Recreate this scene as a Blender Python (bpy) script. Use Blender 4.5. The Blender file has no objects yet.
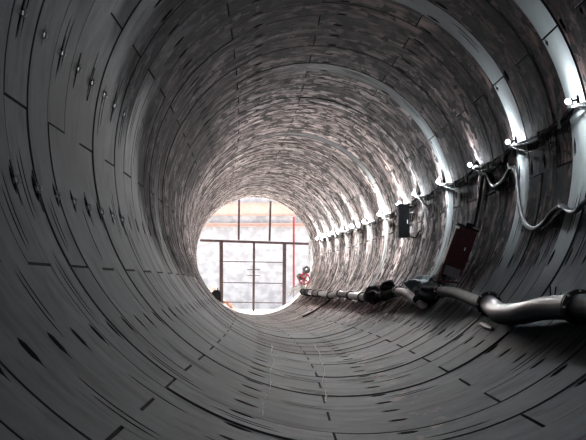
import bpy, bmesh, math, random
import numpy as np
from mathutils import Vector, Matrix
random.seed(7); rng = np.random.default_rng(11)
W = 1.8           # ring width along the tunnel
R = 4.75          # inner radius of the lining
K0, K1 = -6, 69   # first ring, end
col = bpy.context.scene.collection
rad = math.radians

KN = np.array([0, 12, 20, 28, 36, 44, 52, 60, 69.])
KX = np.array([0, 0, .076, -.093, -.427, -1.0, -1.684, -2.46, -3.229])      # the bore bends left
KZ = np.array([0, 0, .027, .029, -.052, -.166, -.268, -.278, -.267])        # and dips a little
def _second(kv):
    h = np.diff(KN); N = len(KN); A = np.eye(N); b = np.zeros(N)
    for i in range(1, N - 1):
        A[i, i - 1] = h[i - 1]; A[i, i] = 2 * (h[i - 1] + h[i]); A[i, i + 1] = h[i]
        b[i] = 6 * ((kv[i + 1] - kv[i]) / h[i] - (kv[i] - kv[i - 1]) / h[i - 1])
    return np.linalg.solve(A, b)
MX, MZ = _second(KX), _second(KZ)
def curve(kv, m, n):
    n = np.asarray(n, float); i = np.clip(np.searchsorted(KN, n) - 1, 0, len(KN) - 2)
    t = n - KN[i]; H = KN[i + 1] - KN[i]
    v = kv[i] + ((kv[i + 1] - kv[i]) / H - H * (2 * m[i] + m[i + 1]) / 6) * t + m[i] / 2 * t ** 2 + (m[i + 1] - m[i]) / (6 * H) * t ** 3
    return np.where(n > 12, v, 0.0)
def centre(y):
    """tunnel axis at distance y"""
    n = y / W
    return float(curve(KX, MX, n)), 4.75 + float(curve(KZ, MZ, n))
def onwall(th, y, off=0.0):
    cx, cz = centre(y)
    return Vector((cx + (R - off) * math.cos(rad(th)), y, cz + (R - off) * math.sin(rad(th))))

# ------------------------------------------------------------------ materials
class NT:
    def __init__(s, name):
        s.m = bpy.data.materials.new(name); s.m.use_nodes = True
        s.t = s.m.node_tree; s.n = s.t.nodes; s.l = s.t.links
        s.b = s.n['Principled BSDF']
    def node(s, t, **kw):
        n = s.n.new(t)
        for k, v in kw.items(): setattr(n, k, v)
        return n
    def put(s, sock, v):
        if hasattr(v, 'is_output') or hasattr(v, 'links'): s.l.new(v, sock)
        else: sock.default_value = v
    def math(s, op, a, b=0.0, c=None, clamp=False):
        n = s.node('ShaderNodeMath', operation=op, use_clamp=clamp)
        s.put(n.inputs[0], a); s.put(n.inputs[1], b)
        if c is not None: s.put(n.inputs[2], c)
        return n.outputs[0]
    def ramp(s, v, a, b, lo=0.0, hi=1.0):
        n = s.node('ShaderNodeMapRange', interpolation_type='SMOOTHSTEP')
        s.put(n.inputs[0], v); s.put(n.inputs[1], a); s.put(n.inputs[2], b); s.put(n.inputs[3], lo); s.put(n.inputs[4], hi)
        return n.outputs[0]
    def mix(s, f, a, b):
        n = s.node('ShaderNodeMix', data_type='RGBA')
        s.put(n.inputs[0], f); s.put(n.inputs[6], a); s.put(n.inputs[7], b)
        return n.outputs[2]
    def comb(s, x, y, z):
        n = s.node('ShaderNodeCombineXYZ')
        s.put(n.inputs[0], x); s.put(n.inputs[1], y); s.put(n.inputs[2], z); return n.outputs[0]
    def noise(s, vec, scale=1.0, detail=3.0, rough=.55, dist=0.0):
        n = s.node('ShaderNodeTexNoise')
        s.put(n.inputs['Vector'], vec); n.inputs['Scale'].default_value = scale
        n.inputs['Detail'].default_value = detail; n.inputs['Roughness'].default_value = rough
        n.inputs['Distortion'].default_value = dist
        return n.outputs[0]
    def bump(s, h, strength, dist=.02):
        n = s.node('ShaderNodeBump'); s.put(n.inputs['Height'], h)
        n.inputs['Strength'].default_value = strength; n.inputs['Distance'].default_value = dist
        s.l.new(n.outputs[0], s.b.inputs['Normal'])
def c4(r, g, b): return (r, g, b, 1)

def simple(name, c, rough=.6, metal=0., var=.35, scale=6., bump=.15, c2=None):
    k = NT(name)
    tc = k.node('ShaderNodeTexCoord').outputs['Object']
    f = k.noise(tc, scale, 4)
    dark = c4(*[v * (1 - var) for v in c]) if c2 is None else c4(*c2)
    k.put(k.b.inputs['Base Color'], k.mix(k.ramp(f, .35, .65), dark, c4(*c)))
    k.b.inputs['Roughness'].default_value = rough; k.b.inputs['Metallic'].default_value = metal
    k.bump(f, bump, .01)
    return k.m

def lining_material():
    k = NT('precast_concrete')
    def att(n, o=2):
        a = k.node('ShaderNodeAttribute', attribute_name=n); return a.outputs[o]
    uv = k.node('ShaderNodeAttribute', attribute_name='wall').outputs[1]
    sp = k.node('ShaderNodeSeparateXYZ'); k.l.new(uv, sp.inputs[0])
    u, v = sp.outputs[0], sp.outputs[1]
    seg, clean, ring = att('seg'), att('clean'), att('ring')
    z = k.math('MULTIPLY', seg, 37.0)
    # angle round the bore in degrees (0 right, 90 crown)
    th = k.math('MULTIPLY', u, 180 / math.pi / R)
    broad = k.noise(k.comb(k.math('MULTIPLY', u, .35), k.math('MULTIPLY', v, .35), 3.0), 1, 4)
    fine = k.noise(k.comb(k.math('MULTIPLY', u, 1.6), k.math('MULTIPLY', v, 1.2), z), 1, 6, .65)
    streak = k.noise(k.comb(k.math('MULTIPLY', u, 1.1), k.math('MULTIPLY', v, 2.2), z), 1, 4, .6)
    layer = k.noise(k.comb(k.math('MULTIPLY', u, .7), k.math('MULTIPLY', v, 1.5), z), 1, 4, .65)
    slash = k.noise(k.comb(k.math('MULTIPLY', u, 2.3), k.math('MULTIPLY', v, 1.35), k.math('ADD', z, 9)), 1, 4, .6, .4)
    # where the muck sits: the crown and upper right, spreading all round with distance
    crown = k.math('SUBTRACT', 1.0, k.math('DIVIDE', k.math('ABSOLUTE', k.math('SUBTRACT', th, 66.0)), 100.0))   # 1 at 62deg, 0 at -36 / 160
    far = k.ramp(v, 24.0, 58.0, 0.0, 1.05)
    fl = k.ramp(k.math('ABSOLUTE', k.math('ADD', th, 92.0)), 20.0, 75.0, .55, 0.0)      # the invert stays clearer
    amt = k.math('ADD', k.math('MULTIPLY', crown, 1.1), far)
    amt = k.math('SUBTRACT', amt, fl)
    amt = k.math('ADD', amt, k.math('MULTIPLY', k.math('SUBTRACT', broad, .5), 1.0))
    amt = k.math('ADD', amt, k.math('MULTIPLY', k.math('SUBTRACT', ring, .5), .3))
    muck = k.ramp(amt, .05, .5)
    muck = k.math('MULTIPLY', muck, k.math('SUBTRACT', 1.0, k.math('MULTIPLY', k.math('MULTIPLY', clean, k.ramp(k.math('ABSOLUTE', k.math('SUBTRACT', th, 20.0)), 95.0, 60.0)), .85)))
    # base concrete
    g = k.mix(k.ramp(fine, .3, .7), c4(.112, .130, .138), c4(.175, .198, .208))
    g = k.mix(k.math('MULTIPLY', k.ramp(streak, .50, .68), .5), g, c4(.045, .046, .046))
    blotch = k.noise(k.comb(k.math('MULTIPLY', u, .7), k.math('MULTIPLY', v, .8), 21.0), 1, 2, .5)
    g = k.mix(k.math('MULTIPLY', k.ramp(blotch, .56, .72), .5), g, c4(.04, .04, .041))
    g = k.mix(k.math('MULTIPLY', k.ramp(seg, .1, .9), .25), g, c4(.066, .073, .084))
    g = k.mix(k.ramp(v, 52.0, 100.0), g, c4(.30, .285, .275))  # painted paler far down the bore, standing in for brighter light there
    # olive film on the left wall
    ol = k.math('MULTIPLY', k.ramp(k.math('ABSOLUTE', k.math('SUBTRACT', th, 178.0)), 22.0, 6.0), k.ramp(k.math('ABSOLUTE', k.math('SUBTRACT', v, 27.0)), 6.0, 1.0))
    g = k.mix(k.math('MULTIPLY', ol, .5), g, c4(.115, .088, .062))
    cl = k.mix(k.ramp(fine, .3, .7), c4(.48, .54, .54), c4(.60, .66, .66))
    cl = k.mix(k.ramp(k.math('ABSOLUTE', k.math('SUBTRACT', th, 8.0)), 16.0, 46.0), cl, c4(.115, .13, .14))  # pale fades away from the lamps, painting their falloff into the clean concrete
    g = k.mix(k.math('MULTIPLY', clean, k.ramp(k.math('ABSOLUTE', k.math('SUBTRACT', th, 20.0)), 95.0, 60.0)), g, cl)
    # pale scuffs on the invert
    sc = k.ramp(k.noise(k.comb(k.math('MULTIPLY', u, 2.4), k.math('MULTIPLY', v, .8), 5.0), 1, 4, .7), .53, .62)
    sc = k.math('MULTIPLY', sc, k.ramp(k.math('ABSOLUTE', k.math('ADD', th, 77.0)), 8.0, 2.0))
    sc2 = k.ramp(k.noise(k.comb(k.math('MULTIPLY', u, 1.4), k.math('MULTIPLY', v, 2.2), 8.0), 1, 4, .7), .52, .62)
    sc2 = k.math('MULTIPLY', sc2, k.ramp(k.math('ABSOLUTE', k.math('ADD', th, 109.0)), 11.0, 3.0))
    sc2 = k.math('MULTIPLY', sc2, k.ramp(v, 24.0, 32.0))
    sc = k.math('MAXIMUM', sc, sc2)
    g = k.mix(k.math('MULTIPLY', sc, .7), g, c4(.30, .25, .24))
    # damp patch across the invert
    wet = k.math('MULTIPLY', k.ramp(k.math('ABSOLUTE', k.math('SUBTRACT', v, 50.0)), 9.0, 3.0), k.ramp(k.math('ABSOLUTE', k.math('ADD', th, 94.0)), 24.0, 8.0))
    g = k.mix(k.math('MULTIPLY', wet, .85), g, c4(.035, .038, .036))
    # muck colour and the light painted into it
    upl = k.ramp(th, 75.0, 120.0)                      # left of the crown it is grey rather than brown
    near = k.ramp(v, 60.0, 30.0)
    bright = k.ramp(v, 30.0, 76.0)  # puts the far end's brightness into the muck colour
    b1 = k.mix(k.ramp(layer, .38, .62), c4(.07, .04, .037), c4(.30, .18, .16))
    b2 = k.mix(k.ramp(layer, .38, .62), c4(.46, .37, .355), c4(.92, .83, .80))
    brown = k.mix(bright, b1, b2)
    greyd = k.mix(k.ramp(layer, .38, .62), c4(.022, .022, .028), c4(.12, .116, .135))
    mc = k.mix(k.math('MULTIPLY', upl, near), brown, greyd)
    patch = k.ramp(k.noise(k.comb(k.math('MULTIPLY', u, .5), k.math('MULTIPLY', v, .4), k.math('ADD', z, 2)), 1, 3, .6), .44, .56)
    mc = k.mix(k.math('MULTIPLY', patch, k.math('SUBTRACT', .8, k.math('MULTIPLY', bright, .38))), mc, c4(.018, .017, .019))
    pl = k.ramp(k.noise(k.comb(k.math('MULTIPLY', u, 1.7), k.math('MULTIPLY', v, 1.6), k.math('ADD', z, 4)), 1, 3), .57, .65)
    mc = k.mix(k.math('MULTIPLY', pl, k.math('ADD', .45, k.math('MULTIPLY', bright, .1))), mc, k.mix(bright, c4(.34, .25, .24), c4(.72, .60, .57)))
    darkf = k.math('MAXIMUM', k.ramp(slash, .515, .53), k.math('MULTIPLY', k.ramp(streak, .52, .60), .7), clamp=True)
    mc = k.mix(k.math('MULTIPLY', darkf, k.math('SUBTRACT', 1.0, k.math('MULTIPLY', bright, .1))), mc, c4(.014, .013, .014))
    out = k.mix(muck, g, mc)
    # thin black and pale bands on the lower half of the far rings
    lay2 = k.noise(k.comb(k.math('MULTIPLY', u, .22), k.math('MULTIPLY', v, 1.2), 2.0), 1, 4, .7)
    fb = k.math('MULTIPLY', k.ramp(v, 30.0, 60.0), k.ramp(lay2, .50, .60))
    out = k.mix(k.math('MULTIPLY', fb, .85), out, c4(.03, .028, .028))
    # heavy black grime high on the left
    hg = k.math('MULTIPLY', k.ramp(k.math('ABSOLUTE', k.math('SUBTRACT', th, 150.0)), 26.0, 8.0), k.ramp(k.math('ABSOLUTE', k.math('SUBTRACT', v, 58.0)), 16.0, 5.0))
    out = k.mix(k.math('MULTIPLY', hg, k.ramp(fine, .25, .55, .4, .9)), out, c4(.018, .016, .016))
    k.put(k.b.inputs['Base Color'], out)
    rgh = k.math('ADD', k.math('MULTIPLY', fine, .25), k.math('MULTIPLY', muck, .25))
    k.put(k.b.inputs['Roughness'], k.math('ADD', rgh, .48))
    k.b.inputs['Specular IOR Level'].default_value = .10
    h = k.math('ADD', k.math('MULTIPLY', streak, .6), k.math('MULTIPLY', k.math('MULTIPLY', slash, muck), 1.6))
    k.bump(h, .45, .02)
    return k.m

M = {}
M['lining'] = lining_material()
M['gasket_shade'] = simple('gasket_and_pocket_shade', (.02, .02, .02), .8)
M['black'] = simple('black_rubber', (.008, .008, .009), .85)
M['cable'] = simple('cable_sheath', (.012, .012, .013), .8)
M['steel'] = simple('galvanised_steel', (.42, .43, .44), .35, .8)
M['pipe'] = simple('painted_pipe', (.032, .038, .046), .34, 0, .25, 3.)
M['pipe_dusty'] = simple('dusty_pipe', (.16, .135, .13), .6, 0, .5, 5.)
M['pipe_pink'] = simple('pink_dusty_pipe', (.48, .38, .37), .6, 0, .4, 5.)
M['flange'] = simple('flange_black', (.025, .023, .023), .4, .3)
M['hose'] = simple('hose_rubber', (.028, .028, .03), .35, 0, .3)
M['red'] = simple('red_paint', (.045, .004, .007), .5, 0, .3)
M['redbright'] = simple('red_enamel', (.42, .03, .04), .5, 0, .2)
M['cabinet'] = simple('black_cabinet', (.007, .007, .008), .7)
M['label'] = simple('pale_label', (.13, .11, .12), .7, 0, .2)
M['tarp'] = simple('blue_grey_sheet', (.25, .30, .34), .6, 0, .5, 9., .6)
M['white'] = simple('white_bits', (.75, .75, .73), .5, 0, .1)
M['gate'] = simple('brown_painted_steel', (.10, .06, .06), .6, .1, .4)
M['shaft'] = simple('shaft_concrete', (.36, .355, .365), .9, 0, .3, 1.3, .3)
M['waling'] = simple('rusty_waling', (.44, .29, .24), .8, 0, .15, 2.)
M['rubble'] = simple('rubble', (.34, .20, .15), .9, 0, .5, 8., .6)
M['ground'] = simple('shaft_floor', (.66, .64, .61), .95, 0, .2, 1., .4)
M['chalk'] = simple('white_chalk', (.6, .6, .58), .9, 0, .2)
for n_ in ('black', 'cabinet', 'cable', 'pipe', 'flange', 'red'):
    M[n_].node_tree.nodes['Principled BSDF'].inputs['Specular IOR Level'].default_value = .3 if n_ in ('pipe',) else .12
kb = NT('lamp_glow'); kb.b.inputs['Emission Color'].default_value = c4(.88, .94, 1.0)
kb.b.inputs['Emission Strength'].default_value = 1450.0
kb.b.inputs['Base Color'].default_value = c4(.9, .9, .9); M['glow'] = kb.m
M['glow_far'] = kb.m.copy(); M['glow_far'].node_tree.nodes['Principled BSDF'].inputs['Emission Strength'].default_value = 10000.0; M['glow_far'].node_tree.nodes['Principled BSDF'].inputs['Emission Color'].default_value = c4(1.0, .95, .93)
M['glow_mid'] = kb.m.copy(); M['glow_mid'].node_tree.nodes['Principled BSDF'].inputs['Emission Strength'].default_value = 3600.0

# ------------------------------------------------------------------ helpers
def link(name, me, parent=None):
    o = bpy.data.objects.new(name, me); col.objects.link(o)
    if parent: o.parent = parent
    return o
def tag(o, label=None, cat=None, group=None, kind=None):
    if label: o['label'] = label
    if cat: o['category'] = cat
    if group: o['group'] = group
    if kind: o['kind'] = kind
    return o
def empty(name, loc, label, cat, group=None):
    o = bpy.data.objects.new(name, None); col.objects.link(o); o.location = loc
    o.empty_display_size = .2
    return tag(o, label, cat, group)
class MB:
    def __init__(s, origin=(0, 0, 0)): s.b = bmesh.new(); s.o = Vector(origin)
    def box(s, c, size, mat=None, bev=.0):
        r = bmesh.ops.create_cube(s.b, size=1)
        T = (mat.to_4x4() if mat else Matrix())
        for v in r['verts']:
            v.co = Vector((v.co.x * size[0], v.co.y * size[1], v.co.z * size[2]))
        if bev:
            es = list({e for v in r['verts'] for e in v.link_edges})
            rr = bmesh.ops.bevel(s.b, geom=es, offset=bev, segments=2, affect='EDGES')
            vs = {v for f in rr['faces'] for v in f.verts} | {v for v in r['verts'] if v.is_valid}
        else: vs = r['verts']
        for v in vs: v.co = T @ v.co + Vector(c) - s.o
        return s
    def bar(s, a, b, w, h=None, bev=0.):
        a, b = Vector(a), Vector(b); d = b - a; h = h or w
        q = d.to_track_quat('Y', 'Z').to_matrix()
        return s.box((a + b) / 2, (w, d.length, h), q, bev)
    def tube(s, pts, r, n=10, closed=False, cap=True):
        pts = [Vector(p) - s.o for p in pts]; rings = []; up = Vector((0, 0, 1)); N = len(pts)
        for i, p in enumerate(pts):
            t = (pts[(i + 1) % N] - pts[i - 1]) if closed else (pts[min(i + 1, N - 1)] - pts[max(i - 1, 0)])
            t.normalize(); a = t.cross(up)
            if a.length < .05: a = t.cross(Vector((1, 0, 0)))
            a.normalize(); c = a.cross(t); rr = r[i] if isinstance(r, (list, tuple)) else r
            rings.append([s.b.verts.new(p + (a * math.cos(2 * math.pi * j / n) + c * math.sin(2 * math.pi * j / n)) * rr) for j in range(n)])
        for i in range(N if closed else N - 1):
            A, B = rings[i], rings[(i + 1) % N]
            for j in range(n): s.b.faces.new((A[j], A[(j + 1) % n], B[(j + 1) % n], B[j]))
        if cap and not closed:
            s.b.faces.new(rings[0][::-1]); s.b.faces.new(rings[-1])
        return s
    def ball(s, c, r, sq=(1, 1, 1), sub=2):
        q = bmesh.ops.create_icosphere(s.b, subdivisions=sub, radius=r)
        for v in q['verts']: v.co = Vector((v.co.x * sq[0], v.co.y * sq[1], v.co.z * sq[2])) + Vector(c) - s.o
        return s
    def build(s, name, mat, parent=None, smooth=40):
        bmesh.ops.recalc_face_normals(s.b, faces=s.b.faces)
        me = bpy.data.meshes.new(name); s.b.to_mesh(me); s.b.free(); me.materials.append(mat)
        if smooth:
            me.shade_smooth(); me.set_sharp_from_angle(angle=rad(smooth))
        o = link(name, me, parent)
        if not parent: o.location = s.o
        return o
def spline(pts, sub=8):
    P = [Vector(p) for p in pts]; out = []
    for i in range(len(P) - 1):
        p0, p1, p2, p3 = P[max(i - 1, 0)], P[i], P[i + 1], P[min(i + 2, len(P) - 1)]
        for k in range(sub):
            t = k / sub
            out.append(.5 * ((2 * p1) + (-p0 + p2) * t + (2 * p0 - 5 * p1 + 4 * p2 - p3) * t * t + (-p0 + 3 * p1 - 3 * p2 + p3) * t ** 3))
    out.append(P[-1]); return out

# ------------------------------------------------------------------ the lining
ODD = [-123.4, -94.5, -1.6, 60.0, 90.8, 152.0, 181.4]
EVEN = [-150.1, -65, 29.3, 121.4]
PAIR_ODD = [-109, -75, -52, -22, 17, 40, 75, 121, 166, 196, 216]
PAIR_EVEN = [-124, -98, -82, -44, -14, 9, 45, 72, 100, 140, 172, 203]
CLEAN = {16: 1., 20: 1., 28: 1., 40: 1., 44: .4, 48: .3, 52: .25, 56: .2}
ROWS = [167.2, 139.6, 112, 84, 56.5, 29, 1.2, -26.5, -54, -82, -110.6, -136.9, -164.4]
def part_of(mid, odd):
    b = (60.0, 152.0, -123.4, -94.5) if odd else (29.3, 121.4, -150.1, -65)
    t = ((mid + 180) % 360) - 180
    if b[3] < t <= b[0]: return 'wall_right'
    if b[0] < t <= b[1]: return 'ceiling'
    if b[2] < t <= b[3]: return 'floor'
    return 'wall_left'
acc = {n: dict(v=[], f=[], m=[], uv=[], seg=[], cl=[], rg=[], n=0) for n in ('wall_right', 'wall_left', 'ceiling', 'floor')}
G, gw = .05, .04
def bell(t, c, half):             # lens outline 0..1
    q = np.abs((t - c + 180) % 360 - 180) / half
    return np.clip(1 - q ** 4, 0, 1) ** .7
for k in range(K0, K1):
    odd = k % 2 == 1
    J = ODD if odd else EVEN
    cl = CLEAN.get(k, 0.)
    ringr = rng.random(); step = 1.0 if k < 36 else 2.0
    lip = rng.normal(0, .006)
    for si in range(len(J)):
        a, b = J[si], (J[si + 1] if si + 1 < len(J) else J[0] + 360)
        ga = math.degrees(.02 / R)
        inner = np.arange(math.ceil((a + ga) / step) * step, b - ga, step)
        inner = inner[(inner > a + ga + .15) & (inner < b - ga - .15)]
        th = np.concatenate([[a, a + ga], inner, [b - ga, b]]); nC = len(th)
        edge = np.zeros(nC); edge[0] = edge[-1] = 1
        inside = 1 - (th < a + ga + .6) * 1.0 - (th > b - ga - .6) * 1.0; inside = np.clip(inside, 0, 1)
        # three tracks of pockets in the width of the ring
        h1 = np.zeros(nC); h2 = np.zeros(nC); h3 = np.zeros(nC)
        for r0 in ROWS:
            if r0 == 167.2: continue
            h1 = np.maximum(h1, bell(th, r0, 2.0) * rng.uniform(.7, 1.1))
        cs = [c for q_ in (PAIR_ODD if odd else PAIR_EVEN) for c in (q_, q_ + 360) if a < c < b]
        for c in cs:
            jj = rng.normal(0, .5); on_ = rng.random() < .55
            if on_ and rng.random() < .9: h2 = np.maximum(h2, bell(th, c + jj, rng.uniform(4.5, 6.5)))
            if on_ and rng.random() < .9: h3 = np.maximum(h3, bell(th, c + jj - 1.5, rng.uniform(4.5, 6.5)))
        h1, h2, h3 = h1 * .14 * inside, h2 * .042 * inside, h3 * .042 * inside
        prof = []      # (v, depth)
        prof.append((np.zeros(nC), np.full(nC, G))); prof.append((np.full(nC, gw), np.zeros(nC)))
        for vc, h, D in ((.30 * W, h2, .13), (.47 * W, h3, .13), (.84 * W, h1, .14)):
            open_ = h > .004; hh = np.where(open_, h, .0004)
            dd = np.where(open_, D * np.clip(h / .04, .25, 1), 0.)
            prof += [(vc - hh, 0 * dd), (vc - hh * .8, dd), (vc + hh * .8, dd), (vc + hh, 0 * dd)]
        prof.append((np.full(nC, W - gw), np.zeros(nC))); prof.append((np.full(nC, W), np.full(nC, G)))
        nP = len(prof); jit = rng.normal(0, .005); tilt = rng.normal(0, .006)
        seg = rng.random()
        V = np.stack([p[0] for p in prof], 1); D = np.stack([p[1] for p in prof], 1)
        D = np.maximum(D, edge[:, None] * G)
        rr = R + D + (jit + lip + tilt * (V / W - .5)) * (D < G * .99)
        y = k * W + V
        n_ = y / W
        cx = curve(KX, MX, n_); cz = 4.75 + curve(KZ, MZ, n_)
        T = np.radians(th)[:, None]
        co = np.stack([cx + rr * np.cos(T), y, cz + rr * np.sin(T)], 2).reshape(-1, 3)
        A = acc[part_of((a + b) / 2, odd)]
        ii, jj = np.meshgrid(np.arange(nC - 1), np.arange(nP - 1), indexing='ij')
        q = np.stack([ii * nP + jj, ii * nP + jj + 1, (ii + 1) * nP + jj + 1, (ii + 1) * nP + jj], 2).reshape(-1, 4)
        mi = ((jj == 0) | (jj == nP - 2) | (ii == 0) | (ii == nC - 2) | np.isin(jj, (3, 7, 11)) | np.isin(jj, (4, 8, 12))).astype(int)  # besides the joints, pocket floors and far sides painted black as recess shade
        mi = mi.reshape(-1)
        A['f'].append(q + A['n']); A['m'].append(mi); A['v'].append(co)
        thn = np.where(th > 238, th - 360, th) if a < 200 else th
        thw = ((th + 125) % 360) - 125
        if thw.max() - thw.min() > 180: thw = th
        A['uv'].append(np.stack([np.repeat(np.radians(thw) * R, nP), y.reshape(-1), np.zeros(nC * nP)], 1))
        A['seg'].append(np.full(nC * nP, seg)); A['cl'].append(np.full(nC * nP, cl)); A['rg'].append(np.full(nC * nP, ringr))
        A['n'] += nC * nP
for name, A in acc.items():
    v = np.concatenate(A['v']); f = np.concatenate(A['f'])
    me = bpy.data.meshes.new(name)
    me.vertices.add(len(v)); me.vertices.foreach_set('co', v.astype(np.float32).ravel())
    me.loops.add(f.size); me.loops.foreach_set('vertex_index', f.astype(np.int32).ravel())
    me.polygons.add(len(f)); me.polygons.foreach_set('loop_start', (np.arange(len(f)) * 4).astype(np.int32))
    me.materials.append(M['lining']); me.materials.append(M['gasket_shade'])
    me.polygons.foreach_set('material_index', np.concatenate(A['m']).astype(np.int32))
    me.update(calc_edges=True)
    at = me.attributes.new('wall', 'FLOAT_VECTOR', 'POINT'); at.data.foreach_set('vector', np.concatenate(A['uv']).astype(np.float32).ravel())
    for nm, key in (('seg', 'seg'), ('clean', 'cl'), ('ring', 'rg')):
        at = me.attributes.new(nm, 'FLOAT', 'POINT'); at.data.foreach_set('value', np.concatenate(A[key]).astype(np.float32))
    me.shade_smooth(); me.set_sharp_from_angle(angle=rad(14)); me.validate()
    tag(link(name, me), kind='structure')

# unseen shell added behind the lining to keep daylight out of the joints and the closed end behind the camera
b = MB()
pts = []
for y in np.linspace(K0 * W, K1 * W - .02, 60):
    cx, cz = centre(y); pts.append((cx, y, cz))
b.tube(pts, R + .3, 48, cap=False); o = b.build('daylight_shell_1', M['ground']); tag(o, kind='structure')
b = MB(); cx, cz = centre(0); b.box((0, K0 * W - .3, cz), (11, .6, 11)); tag(b.build('wall_back', M['ground']), kind='structure')

# ------------------------------------------------------------------ shaft beyond the opening
YE = K1 * W
cxe, cze = centre(YE); FZ = cze - R - .15
b = MB()          # headwall with a round hole
N = 64
inn = [b.b.verts.new((cxe + (R + .07) * math.cos(2 * math.pi * i / N), YE + .02, cze + (R + .07) * math.sin(2 * math.pi * i / N))) for i in range(N)]
out = [b.b.verts.new((cxe + 9 * math.cos(2 * math.pi * i / N), YE + .02, max(FZ - .5, cze + 9 * math.sin(2 * math.pi * i / N)))) for i in range(N)]
for i in range(N): b.b.faces.new((inn[i], inn[(i + 1) % N], out[(i + 1) % N], out[i]))
r = bmesh.ops.extrude_face_region(b.b, geom=list(b.b.faces))
for v in [g for g in r['geom'] if isinstance(g, bmesh.types.BMVert)]: v.co.y += .5
tag(b.build('wall_portal', M['shaft']), kind='structure')
b = MB(); b.box((cxe, 155, 7), (44, 1, 18)); tag(b.build('wall_shaft', M['shaft']), kind='structure')
b = MB(); b.box((cxe, 142, FZ - .3), (44, 28, .6)); tag(b.build('floor_shaft', M['ground']), kind='structure')
for i, (z, h) in enumerate(((8.15, .34), (9.75, 1.3))):
    b = MB(); b.box((cxe, 154.3, z), (40, .4, h), None, .03)
    for s in (-1, 1): b.box((cxe, 154.05, z + s * (h / 2 - .04)), (40, .3, .05))
    tag(b.build('steel_waling', M['waling']), ('narrow rusty pink steel beam across the pale shaft wall', 'deep rusty orange steel beam across the top of the shaft wall')[i], 'beam')

def at(px, py, y):                # a point at distance y seen from the camera along the measured sight line
    return Vector((-1.13 + (px - 280) / 1513 * y, y, 2.13 - (py - 284) / 1513 * y))
YG = 125.6
g = empty('steel_gate_frame', at(253, 311, YG), 'brown steel frame with barred double gate standing across the tunnel mouth', 'gate')
org = g.location.copy()
def gbar(name, x0, y0, x1, y1, w, m='gate', par=g):
    a_, b_ = at(x0, y0, YG) - org, at(x1, y1, YG) - org
    q = MB(); q.bar(a_, b_, w, w); return q.build(name, M[m], par)
gbar('crossbeam', 200, 240.5, 309, 244, .20)
gbar('upper_post', 239, 199.5, 238.6, 240, .17); gbar('upper_post', 270.5, 201, 269.5, 241, .17)
gbar('post', 221.2, 241.5, 221.5, 311.5, .30); gbar('post', 284.5, 243, 284.0, 311.5, .30)
gbar('centre_stile', 254, 242, 253.5, 312, .19)
for yy in (261.5, 282.5, 302): gbar('gate_rail', 221.5, yy, 284, yy + 1, .075)
gbar('gate_bolt', 247, 269.6, 260, 269.6, .06); gbar('gate_bolt', 247, 275.6, 260, 275.6, .06)
b = MB(at(293.7, 286.5, 126.0)); b.bar(at(293.7, 217, 126.0), at(293.7, 288, 126.0), .16, .16); b.bar(at(291.8, 287.6, 126.0), at(295.6, 287.6, 126.0), .3, .08)
p0 = at(293.7, 287, 126.0); b.bar(p0, (p0.x, p0.y, FZ), .07)
tag(b.build('red_post', M['redbright']), 'tall dark red post standing right of the gate', 'post')
# heap of broken brick at the foot of the shaft, left of the gate
b = MB((at(216, 300, 140).x, 140, FZ)); hx = at(216, 300, 140).x
for i in range(150):
    t = random.random(); x = hx + random.uniform(-2.2, 1.6); y = 140 + random.uniform(-1., 1.); hh = 2.5 * max(0, 1 - ((x - hx + .9) / 2.8) ** 2) * max(.2, 1 - abs(y - 140) * .7)
    b.box((x, y, FZ + random.uniform(0, hh)), (random.uniform(.15, .4), random.uniform(.15, .4), random.uniform(.1, .3)), Matrix.Rotation(random.uniform(0, 3), 3, Vector((random.random(), random.random(), 1)).normalized()))
tag(b.build('rubble_heap', M['rubble'], smooth=0), 'heap of orange brown broken brick beyond the tunnel mouth', 'rubble', kind='stuff')
c = at(216.5, 297, YE + .8); b = MB((c.x, c.y, FZ))
b.box((c.x, c.y, (c.z + .45 + FZ) / 2), (.75, .5, c.z + .45 - FZ), None, .06); b.box((c.x, c.y, c.z + .5), (.5, .4, .14), None, .03); b.tube([(c.x + .1, c.y, c.z + .5), (c.x + .1, c.y, c.z + .75)], .05)
tag(b.build('site_bin', M['cabinet']), 'dark bin at the foot of the left gate post', 'bin')

# ------------------------------------------------------------------ lamps on the right wall
LY = [-8, 2, 12.3, 20.7, 29.4, 37.4, 44.4, 52.1, 59.6, 65.7, 73.6, 81.2, 88.0, 94.3, 100.9, 107.3, 114.0]  # first four are out of view, kept to light the near tunnel
LT = [11, 11, 11, 11.5, 11.8, 11.1, 10.8, 11.2, 12.1, 11.1, 11.6, 11.5, 12.4, 13.0, 13.6, 13.6, 13.7]
NAMES = {4: 'glaring round work lamp nearest the camera, above the near end of the wavy hose', 5: 'glaring work lamp above the top loop of the wavy hose, second along the cable',
         6: 'small work lamp third along the cable, above the left end of the wavy hose', 7: 'work lamp fourth along the cable, on the pale ring left of the red cabinet',
         8: 'work lamp between the pale ring and the hanging black cabinet', 9: 'work lamp right above the hanging black cabinet', 10: 'work lamp on the pale ring left of the hanging black cabinet',
         11: 'first of the small far lamps left of the cabinet, counted from it', 12: 'second of the small far lamps left of the cabinet', 13: 'third of the small far lamps left of the cabinet',
         14: 'fourth of the small far lamps left of the cabinet', 15: 'last but one tiny lamp before the tunnel mouth', 16: 'last tiny lamp before the tunnel mouth'}
LPOS = []
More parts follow.
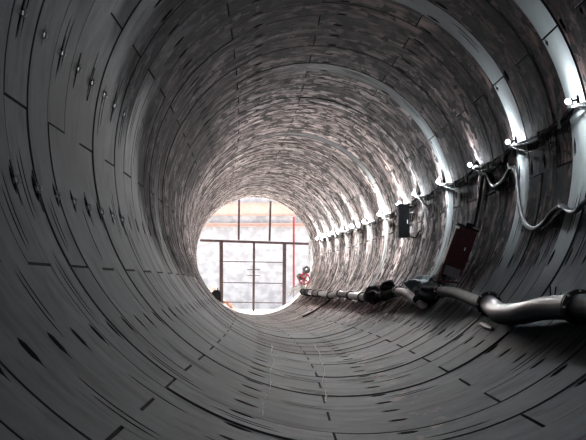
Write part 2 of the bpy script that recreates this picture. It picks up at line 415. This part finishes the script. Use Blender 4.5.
for i, (y, t) in enumerate(zip(LY, LT)):
    p = onwall(t, y, .20); LPOS.append(p)
    cx, cz = centre(y); inw = Vector((cx - p.x, 0, cz - p.z)).normalized(); w = onwall(t, y, -.005)
    e = empty('work_lamp', w, NAMES.get(i, 'unseen work lamp on the right wall, kept to light the near tunnel'), 'lamp', 'work lamps along the right wall')
    q = MB(); q.bar(w - w, (p - w) * .6, .05, .03); q.box((p - w) * .05 + Vector((0, 0, 0)), (.05, .16, .16), None, .01); q.build('bracket', M['cabinet'], e)
    q = MB(); s_ = p - w; q.tube([s_ - inw * .07, s_ - inw * .03], [.055, .062], 14); q.build('lamp_holder', M['cabinet'], e)
    if y > 50: q = MB(); q.tube([s_ - inw * .045, s_ - inw * .035], [.15, .16], 16); q.build('added_wall_shield', M['white'], e)  # disc added between bulb and wall to cut the hot spots
    q = MB(); q.ball(s_ + inw * .02, .05, (1, 1, 1), 2); q.build('bulb', M['glow_far' if y > 64 else 'glow_mid' if y > 50 else 'glow'], e)

# cable bundle slung from lamp to lamp
b = MB(onwall(9, LY[3], .05)); 
for ci, (off, sag, r_) in enumerate(((.10, .16, .030), (.14, .30, .022), (.07, .22, .026), (.12, .42, .014))):
    pts = []
    for i in range(3, len(LY) - 1):
        y0, y1 = LY[i], LY[i + 1]; t0, t1 = LT[i], LT[i + 1]
        ph = random.uniform(.7, 1.2)
        for s in range(10):
            u = s / 10
            y = y0 + (y1 - y0) * u; t = t0 + (t1 - t0) * u
            drop = sag * ph * 4 * u * (1 - u) + random.uniform(-.02, .03)
            pts.append(onwall(t - .9 - ci * .3 - math.degrees(drop / R), y, off + .02 * math.sin(y * 3 + ci)))
    b.tube(pts, r_, 6)
for y, t in list(zip(LY, LT))[3:-1]:
    for dy in (1.5, 4.0):
        if y + dy < LY[-1]: b.bar(onwall(t - 2.2, y + dy, -.02), onwall(t - 3.0, y + dy, .2), .03, .03); b.bar(onwall(t - 2.6, y + dy, .18), onwall(t - 5.0, y + dy, .18), .1, .05)
tag(b.build('cable_bundle', M['cable']), 'bundle of black cables slung along the right wall from lamp to lamp', 'cable')

# wavy hose pinned on the right wall
HP = [(-11, 13.9), (-11, 14.8), (-13.4, 15.68), (-15.1, 16.08), (-15.0, 16.48), (-13, 17.09), (-13.8, 17.62), (-16.6, 18.11), (-17.6, 18.77), (-14.8, 19.68), (-9.3, 20.4), (-3.8, 20.7), (2.2, 20.92), (3.6, 21.29), (1.1, 21.92), (.3, 22.94), (5.3, 23.53), (5.3, 23.97), (-1.3, 24.37), (-9, 24.62), (-12, 24.68)]
pts = spline([onwall(t, n * W, .075) for t, n in HP], 7)
b = MB(onwall(-14, 28, .07)); b.tube(pts, .055, 12)
tag(b.build('wavy_hose', M['hose']), 'grey rubber hose hanging in waves along the right wall above the pipe', 'hose')
for (t, n), lb in (((4.2, 21.2), 'steel hook holding the hose loop under the second lamp'), ((6.1, 23.75), 'steel hook holding the left top loop of the wavy hose'), ((-12.6, 17.1), 'steel hook holding the right hump of the wavy hose')):
    a_ = onwall(t, n * W, -.02); c_ = onwall(t, n * W, .17)
    b = MB(a_); b.tube(spline([a_, onwall(t - .3, n * W, .08), onwall(t - .9, n * W, .14), c_, onwall(t + .9, n * W, .17)], 4), .014, 6)
    tag(b.build('hose_hook', M['steel']), lb, 'hook')

# ------------------------------------------------------------------ red cabinet on the right wall
def frame_at(th, y):
    t = rad(th); er = Vector((math.cos(t), 0, math.sin(t))); et = Vector((-math.sin(t), 0, math.cos(t)))
    return Matrix((er, Vector((0, 1, 0)), et)).transposed()
F_ = frame_at(-20.5, 43.6); cx, cz = centre(43.6)
C_ = Vector((cx, 43.6, cz)) + F_ @ Vector((R - .40, 0, -.10))
e = empty('red_cabinet', C_, 'dark red electrical cabinet leaning against the right wall below the hose end', 'cabinet')
q = MB(); q.box((0, 0, 0), (.62, .5, 1.16), F_, .02); q.build('body', M['red'], e)
q = MB(); q.box(F_ @ Vector((-.02, -.265, .02)), (.50, .03, 1.0), F_, .008); q.build('door', M['red'], e)
q = MB(); q.box(F_ @ Vector((.12, -.29, .0)), (.025, .03, .10), F_, .006); q.build('latch', M['steel'], e)
q = MB(); q.box(F_ @ Vector((-.29, -.27, .52)), (.10, .05, .07), F_, .01); q.build('hinge', M['steel'], e)
q = MB(); q.box(F_ @ Vector((0, 0, .62)), (.66, .54, .05), F_, .01); q.box(F_ @ Vector((.03, -.1, .70)), (.22, .16, .12), F_, .02); q.build('cap', M['cabinet'], e)
q = MB(); q.box(F_ @ Vector((.02, -.2, -.74)), (.48, .04, .28), F_, .005); q['build'] if False else None; o = q.build('lower_panel', M['label'], e); o['label'] = 'pale grey lower panel'
for dx, dy in ((-.28, -.2), (-.28, .2), (.26, -.2), (.26, .2)):
    q = MB(); q.box(F_ @ Vector((dx, dy, -.86 if dx < 0 else -.66)), (.05, .05, .62 if dx < 0 else .25), F_); q.build('leg', M['red'], e)
q = MB(); q.bar(F_ @ Vector((-.28, -.2, -1.12)), F_ @ Vector((.36, -.2, -.95)), .05); q.build('foot_rail', M['red'], e)
# black plank leaning next to it
a_, c_ = onwall(-34.5, 26.2 * W, .10), onwall(-25.0, 26.2 * W, .12)
b = MB(a_); b.bar(a_, c_, .10, .30, .01); b.bar(a_ + Vector((0, -.12, .1)), c_ + Vector((0, -.12, -.1)), .05, .05)
tag(b.build('black_board', M['cabinet']), 'narrow black board leaning on the wall left of the red cabinet', 'board')

# ------------------------------------------------------------------ black cabinet hanging under the far lamps
C_ = Vector((3.97, 62.5, 4.69))
e = empty('hanging_cabinet', C_, 'black upright cabinet hung on the right wall under a lamp', 'cabinet')
q = MB(); q.box((0, 0, 0), (.46, .7, 1.3), None, .02); q.build('body', M['cabinet'], e)
q = MB(); q.box((0, -.36, .03), (.40, .03, 1.14), None, .01); o = q.build('door', M['cabinet'], e)
q = MB(); q.box((.14, -.39, 0), (.03, .03, .16), None, .005); q.build('door_handle', M['steel'], e)
q = MB(); q.box((0, 0, .70), (.54, .78, .06), None, .01); q.build('hood', M['cabinet'], e)
for z in (.4, -.4):
    xw = math.sqrt(R * R - (C_.z + z - centre(62.5)[1]) ** 2) + centre(62.5)[0] - C_.x + .02
    q = MB(); q.bar((.2, 0, z), (xw, 0, z), .06); q.build('wall_bracket', M['steel'], e)
for dx in (-.18, .18):
    q = MB(); q.box((dx, -.2, -.69), (.10, .3, .08), None, .01); q.build('foot', M['label'], e)
pts = spline([(.23, -.1, -.55), (.34, -.6, -.66), (.40, -1.6, -.66), (.40, -2.6, -.50), (.44, -3.4, -.42)], 6)
q = MB(); q.tube([Vector(p) for p in pts], .025, 6); q.build('supply_cable', M['cable'], e)

# ------------------------------------------------------------------ pipeline of couplings and pipe lengths
PP = [(3.44, 16, 1.86), (3.42, 19.5, 1.82), (3.39, 22.9, 1.78), (3.33, 25.5, 1.72), (3.24, 27.4, 1.60), (3.20, 29.6, 1.55), (3.27, 31.2, 1.63), (3.34, 32.4, 1.70),
      (3.41, 36.1, 1.77), (3.50, 39.9, 1.89), (3.49, 43.5, 1.92)]
def coupling(parent, org, p, d, r, nb=8, name='coupling'):
    d = d.normalized(); q = MB()
    q.tube([p - org - d * .10, p - org - d * .10, p - org - d * .035, p - org - d * .035], [r * 1.05, r * 1.36, r * 1.36, r * 1.1], 26)
    q.tube([p - org + d * .035, p - org + d * .035, p - org + d * .10, p - org + d * .10], [r * 1.1, r * 1.36, r * 1.36, r * 1.05], 26)
    q.tube([p - org - d * .035, p - org + d * .035], r * 1.12, 26)
    c = q.build(name, M['flange'], parent)
    a = d.cross(Vector((0, 0, 1))).normalized(); u_ = a.cross(d)
    for j in range(nb):
        s_ = (a * math.cos(6.283 * j / nb) + u_ * math.sin(6.283 * j / nb)) * r * 1.24 + p - org
        q = MB(); q.tube([s_ - d * .15, s_ + d * .15], .018, 6); q.build('bolt', M['steel'], c)
    return c
def bracket(parent, org, p, r):
    cx, cz = centre(p.y); rd = Vector((p.x - cx, 0, p.z - cz)).normalized()
    wp = Vector((cx, p.y, cz)) + rd * (R + .01)
    q = MB(); q.bar(p - org + rd * r * .8, wp - org, .10, .06)
    tn = Vector((-rd.z, 0, rd.x))
    q.bar(p - org + rd * (r + .02) - tn * (r + .05), p - org + rd * (r + .02) + tn * (r + .05), .1, .04)
    q.build('wall_bracket', M['steel'], parent)
def section(name, pts, r, mat, label, cat='pipe', group=None, nb=8, cend=True, cstart=False):
    P = spline(pts, 8); org = P[0].copy()
    e = empty(name, org, label, cat, group)
    q = MB(); q.tube([p - org for p in P], r, 26 if r > .15 else 18); q.build('pipe_length', mat, e)
    if cstart: coupling(e, org, P[0], P[1] - P[0], r, nb)
    if cend: coupling(e, org, P[-1], P[-1] - P[-2], r, nb)
    m = P[len(P) // 2]; bracket(e, org, m, r)
    return e
section('steel_pipe', [PP[0], PP[1], PP[2]], .20, M['pipe'], 'grey steel pipe length at the right edge, entering the picture before the nearest black coupling', group=None)
section('steel_pipe', PP[2:8], .20, M['pipe'], 'bent grey steel pipe between the two nearest black couplings', cend=True)
section('dusty_hose', [PP[7], (3.36, 33.9, 1.71), PP[8], PP[9], PP[10]], .145, M['pipe_dusty'], 'dusty grey hose length passing below the red cabinet')
section('pink_hose', [(3.12, 45.0, 1.54), (3.15, 47.6, 1.62), (3.20, 50.3, 1.72), (3.23, 53.2, 1.83), (3.23, 55.9, 1.85)], .15, M['pipe_pink'], 'short pale pinkish hose length sloping beside the blue-grey sheet', cend=True)
FP = [(3.23, 55.9, 1.85), (3.01, 59.6, 1.68), (2.86, 63.5, 1.60), (2.74, 66.4, 1.56), (2.62, 69.2, 1.52), (2.42, 76.4, 1.55), (2.19, 83.6, 1.60), (1.83, 89.2, 1.46), (1.47, 97.9, 1.50), (1.23, 102.3, 1.50), (.98, 106.7, 1.51), (.80, 110.6, 1.52), (.62, 114.6, 1.54)]
LB = ['dark pipe length left of the pinkish hose', 'dark pipe length in the shadow under the hanging cabinet', 'dark pipe length just right of the pale wall ring', 'grey pipe length crossing the pale wall ring', 'pale grey pipe length left of the pale wall ring, second along', 'grey pipe length third left of the pale wall ring',
      'dusty pipe length halfway from the pale wall ring to the tunnel mouth', 'pale pipe length among the far black couplings, first', 'far pipe length ending in a big black coupling, fourth from the mouth', 'far pipe length third from the tunnel mouth', 'far pipe length second from the tunnel mouth', 'last pipe length at the tunnel mouth']
for i in range(len(FP) - 1):
    a_, c_ = Vector(FP[i]), Vector(FP[i + 1])
    section('far_pipe', [a_, a_.lerp(c_, .33), a_.lerp(c_, .66), c_], .17 if i < 8 else .19, M['pipe'] if i in (3, 4, 6, 7, 9) else M['pipe_dusty'] if i in (5, 8) else M['black'], LB[i], 'pipe', 'far pipe lengths', nb=0)

# white and silver pipe stubs, valve and red handwheel at the mouth
vp = Vector(at(301, 289, 119.5)); e = empty('valve_assembly', vp, 'grey valve with a red handwheel above the pipe at the tunnel mouth', 'valve')
tv = lambda px, py, y=119.5: at(px, py, y) - vp
q = MB(); q.tube([tv(304, 292.5), tv(304, 276), tv(305.5, 268)], [.22, .2, .24], 14); q.tube([tv(306, 276), tv(299, 277.5)], [.2, .26], 14); q.tube([tv(301, 275.5), tv(299.8, 279.5)], .2, 12); q.ball(tv(306, 270), .34); q.ball(tv(299.5, 277), .30); q.build('valve_body', M['steel'], e)
wc = tv(304.2, 279, 119.1); q = MB(); q.tube([wc + Vector((.42 * math.cos(a), -.1, .42 * math.sin(a))) for a in np.linspace(0, 2 * math.pi, 20, endpoint=False)], .06, 8, closed=True)
for a in (.9, 2.4): q.bar(wc + Vector((.42 * math.cos(a), -.1, .42 * math.sin(a))), wc - Vector((.42 * math.cos(a), .1, .42 * math.sin(a))), .11, .11)
q.tube([wc + Vector((0, -.1, 0)), wc + Vector((0, .4, 0))], .06, 8)
o = q.build('handwheel', M['redbright'], e); o['label'] = 'red handwheel'
q = MB(); q.tube([tv(305, 292), tv(302, 285), tv(293, 289)], [.18, .22, .16], 12); q.tube([tv(300, 284), tv(297.5, 292)], .2, 12); q.tube([tv(293, 289), tv(289, 295)], .12, 10); o = q.build('side_pipe', M['white'], e); o['label'] = 'white side pipe'
a_ = at(310.4, 242, 121); b = MB(a_)
b.tube(spline([at(311.5, 240, 121), at(309.6, 246, 121), at(309.2, 254, 121), at(308.4, 262, 121)], 5), .09, 8); b.bar(at(311.8, 243, 121), onwall(1, 121, -.02), .06)
tag(b.build('white_hose', M['white']), 'short white hose hanging on the wall edge at the tunnel mouth', 'hose')

# ------------------------------------------------------------------ sheet, black heap and loose bits around the pipe
def crumple(c, size, mat, name, label, cat, seed, sub=4):
    rr = random.Random(seed); b = MB(c); q = bmesh.ops.create_icosphere(b.b, subdivisions=sub, radius=1)
    ph = [(rr.uniform(2, 6), rr.uniform(2, 6), rr.uniform(2, 6), rr.uniform(0, 6)) for _ in range(7)]
    for v in q['verts']:
        d = 1 + sum(.085 * math.sin(v.co.x * a + v.co.y * b_ * 1.3 + v.co.z * c_ + e_) for a, b_, c_, e_ in ph)
        d += .12 * abs(math.sin(5 * v.co.x + 3 * v.co.z + seed))
        v.co = Vector((v.co.x * size[0] * d, v.co.y * size[1] * d, v.co.z * size[2] * d))
    return tag(b.build(name, mat, smooth=50), label, cat)
crumple((3.62, 50.4, 2.08), (.42, 1.1, .26), M['tarp'], 'plastic_sheet', 'crumpled blue-grey plastic sheet heaped on the pinkish hose', 'sheet', 3)
crumple((3.42, 46.0, 1.80), (.46, 1.1, .30), M['black'], 'black_bag', 'black bag slumped over the pipe left of the red cabinet', 'bag', 8)
crumple((3.74, 47.0, 2.12), (.26, .8, .24), M['black'], 'black_sack', 'small black sack behind the slumped bag, against the wall', 'bag', 12)
crumple((2.88, 63.7, 1.66), (.34, 1.6, .34), M['black'], 'black_mass', 'ragged black mass round the pipe below the hanging cabinet', 'wrapping', 15)  # plain black lump round the pipe
crumple((3.14, 59.6, 2.02), (.22, 1.2, .22), M['black'], 'black_rag', 'black rag on the pipe right of the ragged mass', 'rag', 19)
# silver offcut under the bent pipe
p0 = onwall(-48.2, 32.6, .05); p1 = onwall(-48.8, 30.6, .05); b = MB(p0)
b.tube([p0, p0.lerp(p1, .5), p1], [.05, .055, .03], 8)
tag(b.build('steel_offcut', M['steel']), 'small shiny steel offcut lying below the bent pipe', 'offcut')
# thin black cable from the pipe down to the invert, far away
pts = spline([onwall(-44.8, 90.1, .05), onwall(-50, 90.5, .05), onwall(-55, 91.0, .05), onwall(-61, 91.2, .05), onwall(-67.3, 91.4, .05)], 8)
b = MB(pts[0]); b.tube(pts, .055, 8); tag(b.build('floor_cable', M['cable']), 'black cable trailing from the far pipe down across the floor', 'cable')
# bright lift sockets on the left wall
for row, th, n0, cnt, lbl in (('upper', 167.2, 11.34, 8, 'upper'), ('lower', -164.4, 10.92, 8, 'lower')):
    words = ['nearest', 'second', 'third', 'fourth', 'fifth', 'sixth', 'seventh', 'farthest']
    for i in range(cnt):
        y = (n0 + i) * W; p = onwall(th, y, 0)
        er = Vector((math.cos(rad(th)), 0, math.sin(rad(th)))); et = Vector((-er.z, 0, er.x))
        e = empty('lifting_socket', p, f'small bright steel socket on the left wall, {words[i]} of the {lbl} row', 'socket', f'steel sockets in the {lbl} row on the left wall')
        q = MB(); q.tube([er * .02, -er * .015], [.05, .045], 14); q.build('socket_ring', M['steel'], e)
        q = MB(); q.tube(spline([-er * .0 + et * .05, -er * .05 + et * .03, -er * .05 - et * .04, -er * .0 - et * .07], 4), .02, 6); q.build('loop', M['white'], e)
        q = MB(); q.bar(-er * .004 - et * .28, -er * .004 + et * .34, .07, .012); q.build('rubber_strip', M['gasket_shade'], e)
# chalk and grout runs along the invert
for th0, sl, n0, n1, lb in ((-107.0, 0, 12.2, 26.0, 'broken white grout line on the floor, left of the middle'), (-94.6, .5, 15.0, 29.0, 'wandering white grout line on the floor beside the middle joint')):
    b = MB(onwall(th0, n0 * W, .004)); n = n0; pts = []
    while n < n1:
        t = th0 + sl * (n - 15) + .35 * math.sin(n * 1.3) + random.uniform(-.1, .1); pts.append(onwall(t, n * W, .012)); n += .16
    rr_ = [random.choice((.004, .007, .012, .016)) for _ in pts]; b.tube(pts, rr_, 5)
    tag(b.build('grout_line', M['chalk']), lb, 'line')
# stub wires sticking out above the bent pipe
for th0, y, lb in ((-40, 26.2, 'pair of thin upright wires by the bent pipe'),):
    b = MB(onwall(th0, y)); b.tube([onwall(-42, y, -.01), onwall(-36.5, y, .25)], .012, 5); b.tube([onwall(-42, y + .1, -.01), onwall(-37, y + .1, .32)], .012, 5); b.tube([onwall(-39, y, .1), onwall(-36.0, y + .6, .02)], .01, 5)
    tag(b.build('upright_wires', M['cable']), lb, 'wire')

# ------------------------------------------------------------------ daylight
w = bpy.data.worlds.new('sky'); bpy.context.scene.world = w; w.use_nodes = True
bg = w.node_tree.nodes['Background']; bg.inputs[0].default_value = c4(.93, .95, 1.0); bg.inputs[1].default_value = 3.5
sun = bpy.data.lights.new('sun', 'SUN'); sun.energy = 45; sun.angle = rad(3); sun.color = (1, .95, .9)
so = bpy.data.objects.new('sun', sun); col.objects.link(so); so.rotation_euler = (rad(-33), 0, rad(10))

cam = bpy.data.cameras.new('camera'); cam.sensor_width = 36; cam.lens = 36 * 1513 / 586; cam.clip_end = 600
co = bpy.data.objects.new('camera', cam); col.objects.link(co)
co.location = (-1.13, 0, 2.13); co.rotation_euler = (rad(92.42), 0, rad(-.49))
sc = bpy.context.scene; sc.camera = co
sc.view_settings.view_transform = 'Standard'; sc.view_settings.look = 'None'
sc.view_settings.gamma = 1; sc.view_settings.use_curve_mapping = False; sc.view_settings.exposure = 0.0
sc.cycles.max_bounces = 10; sc.cycles.diffuse_bounces = 8
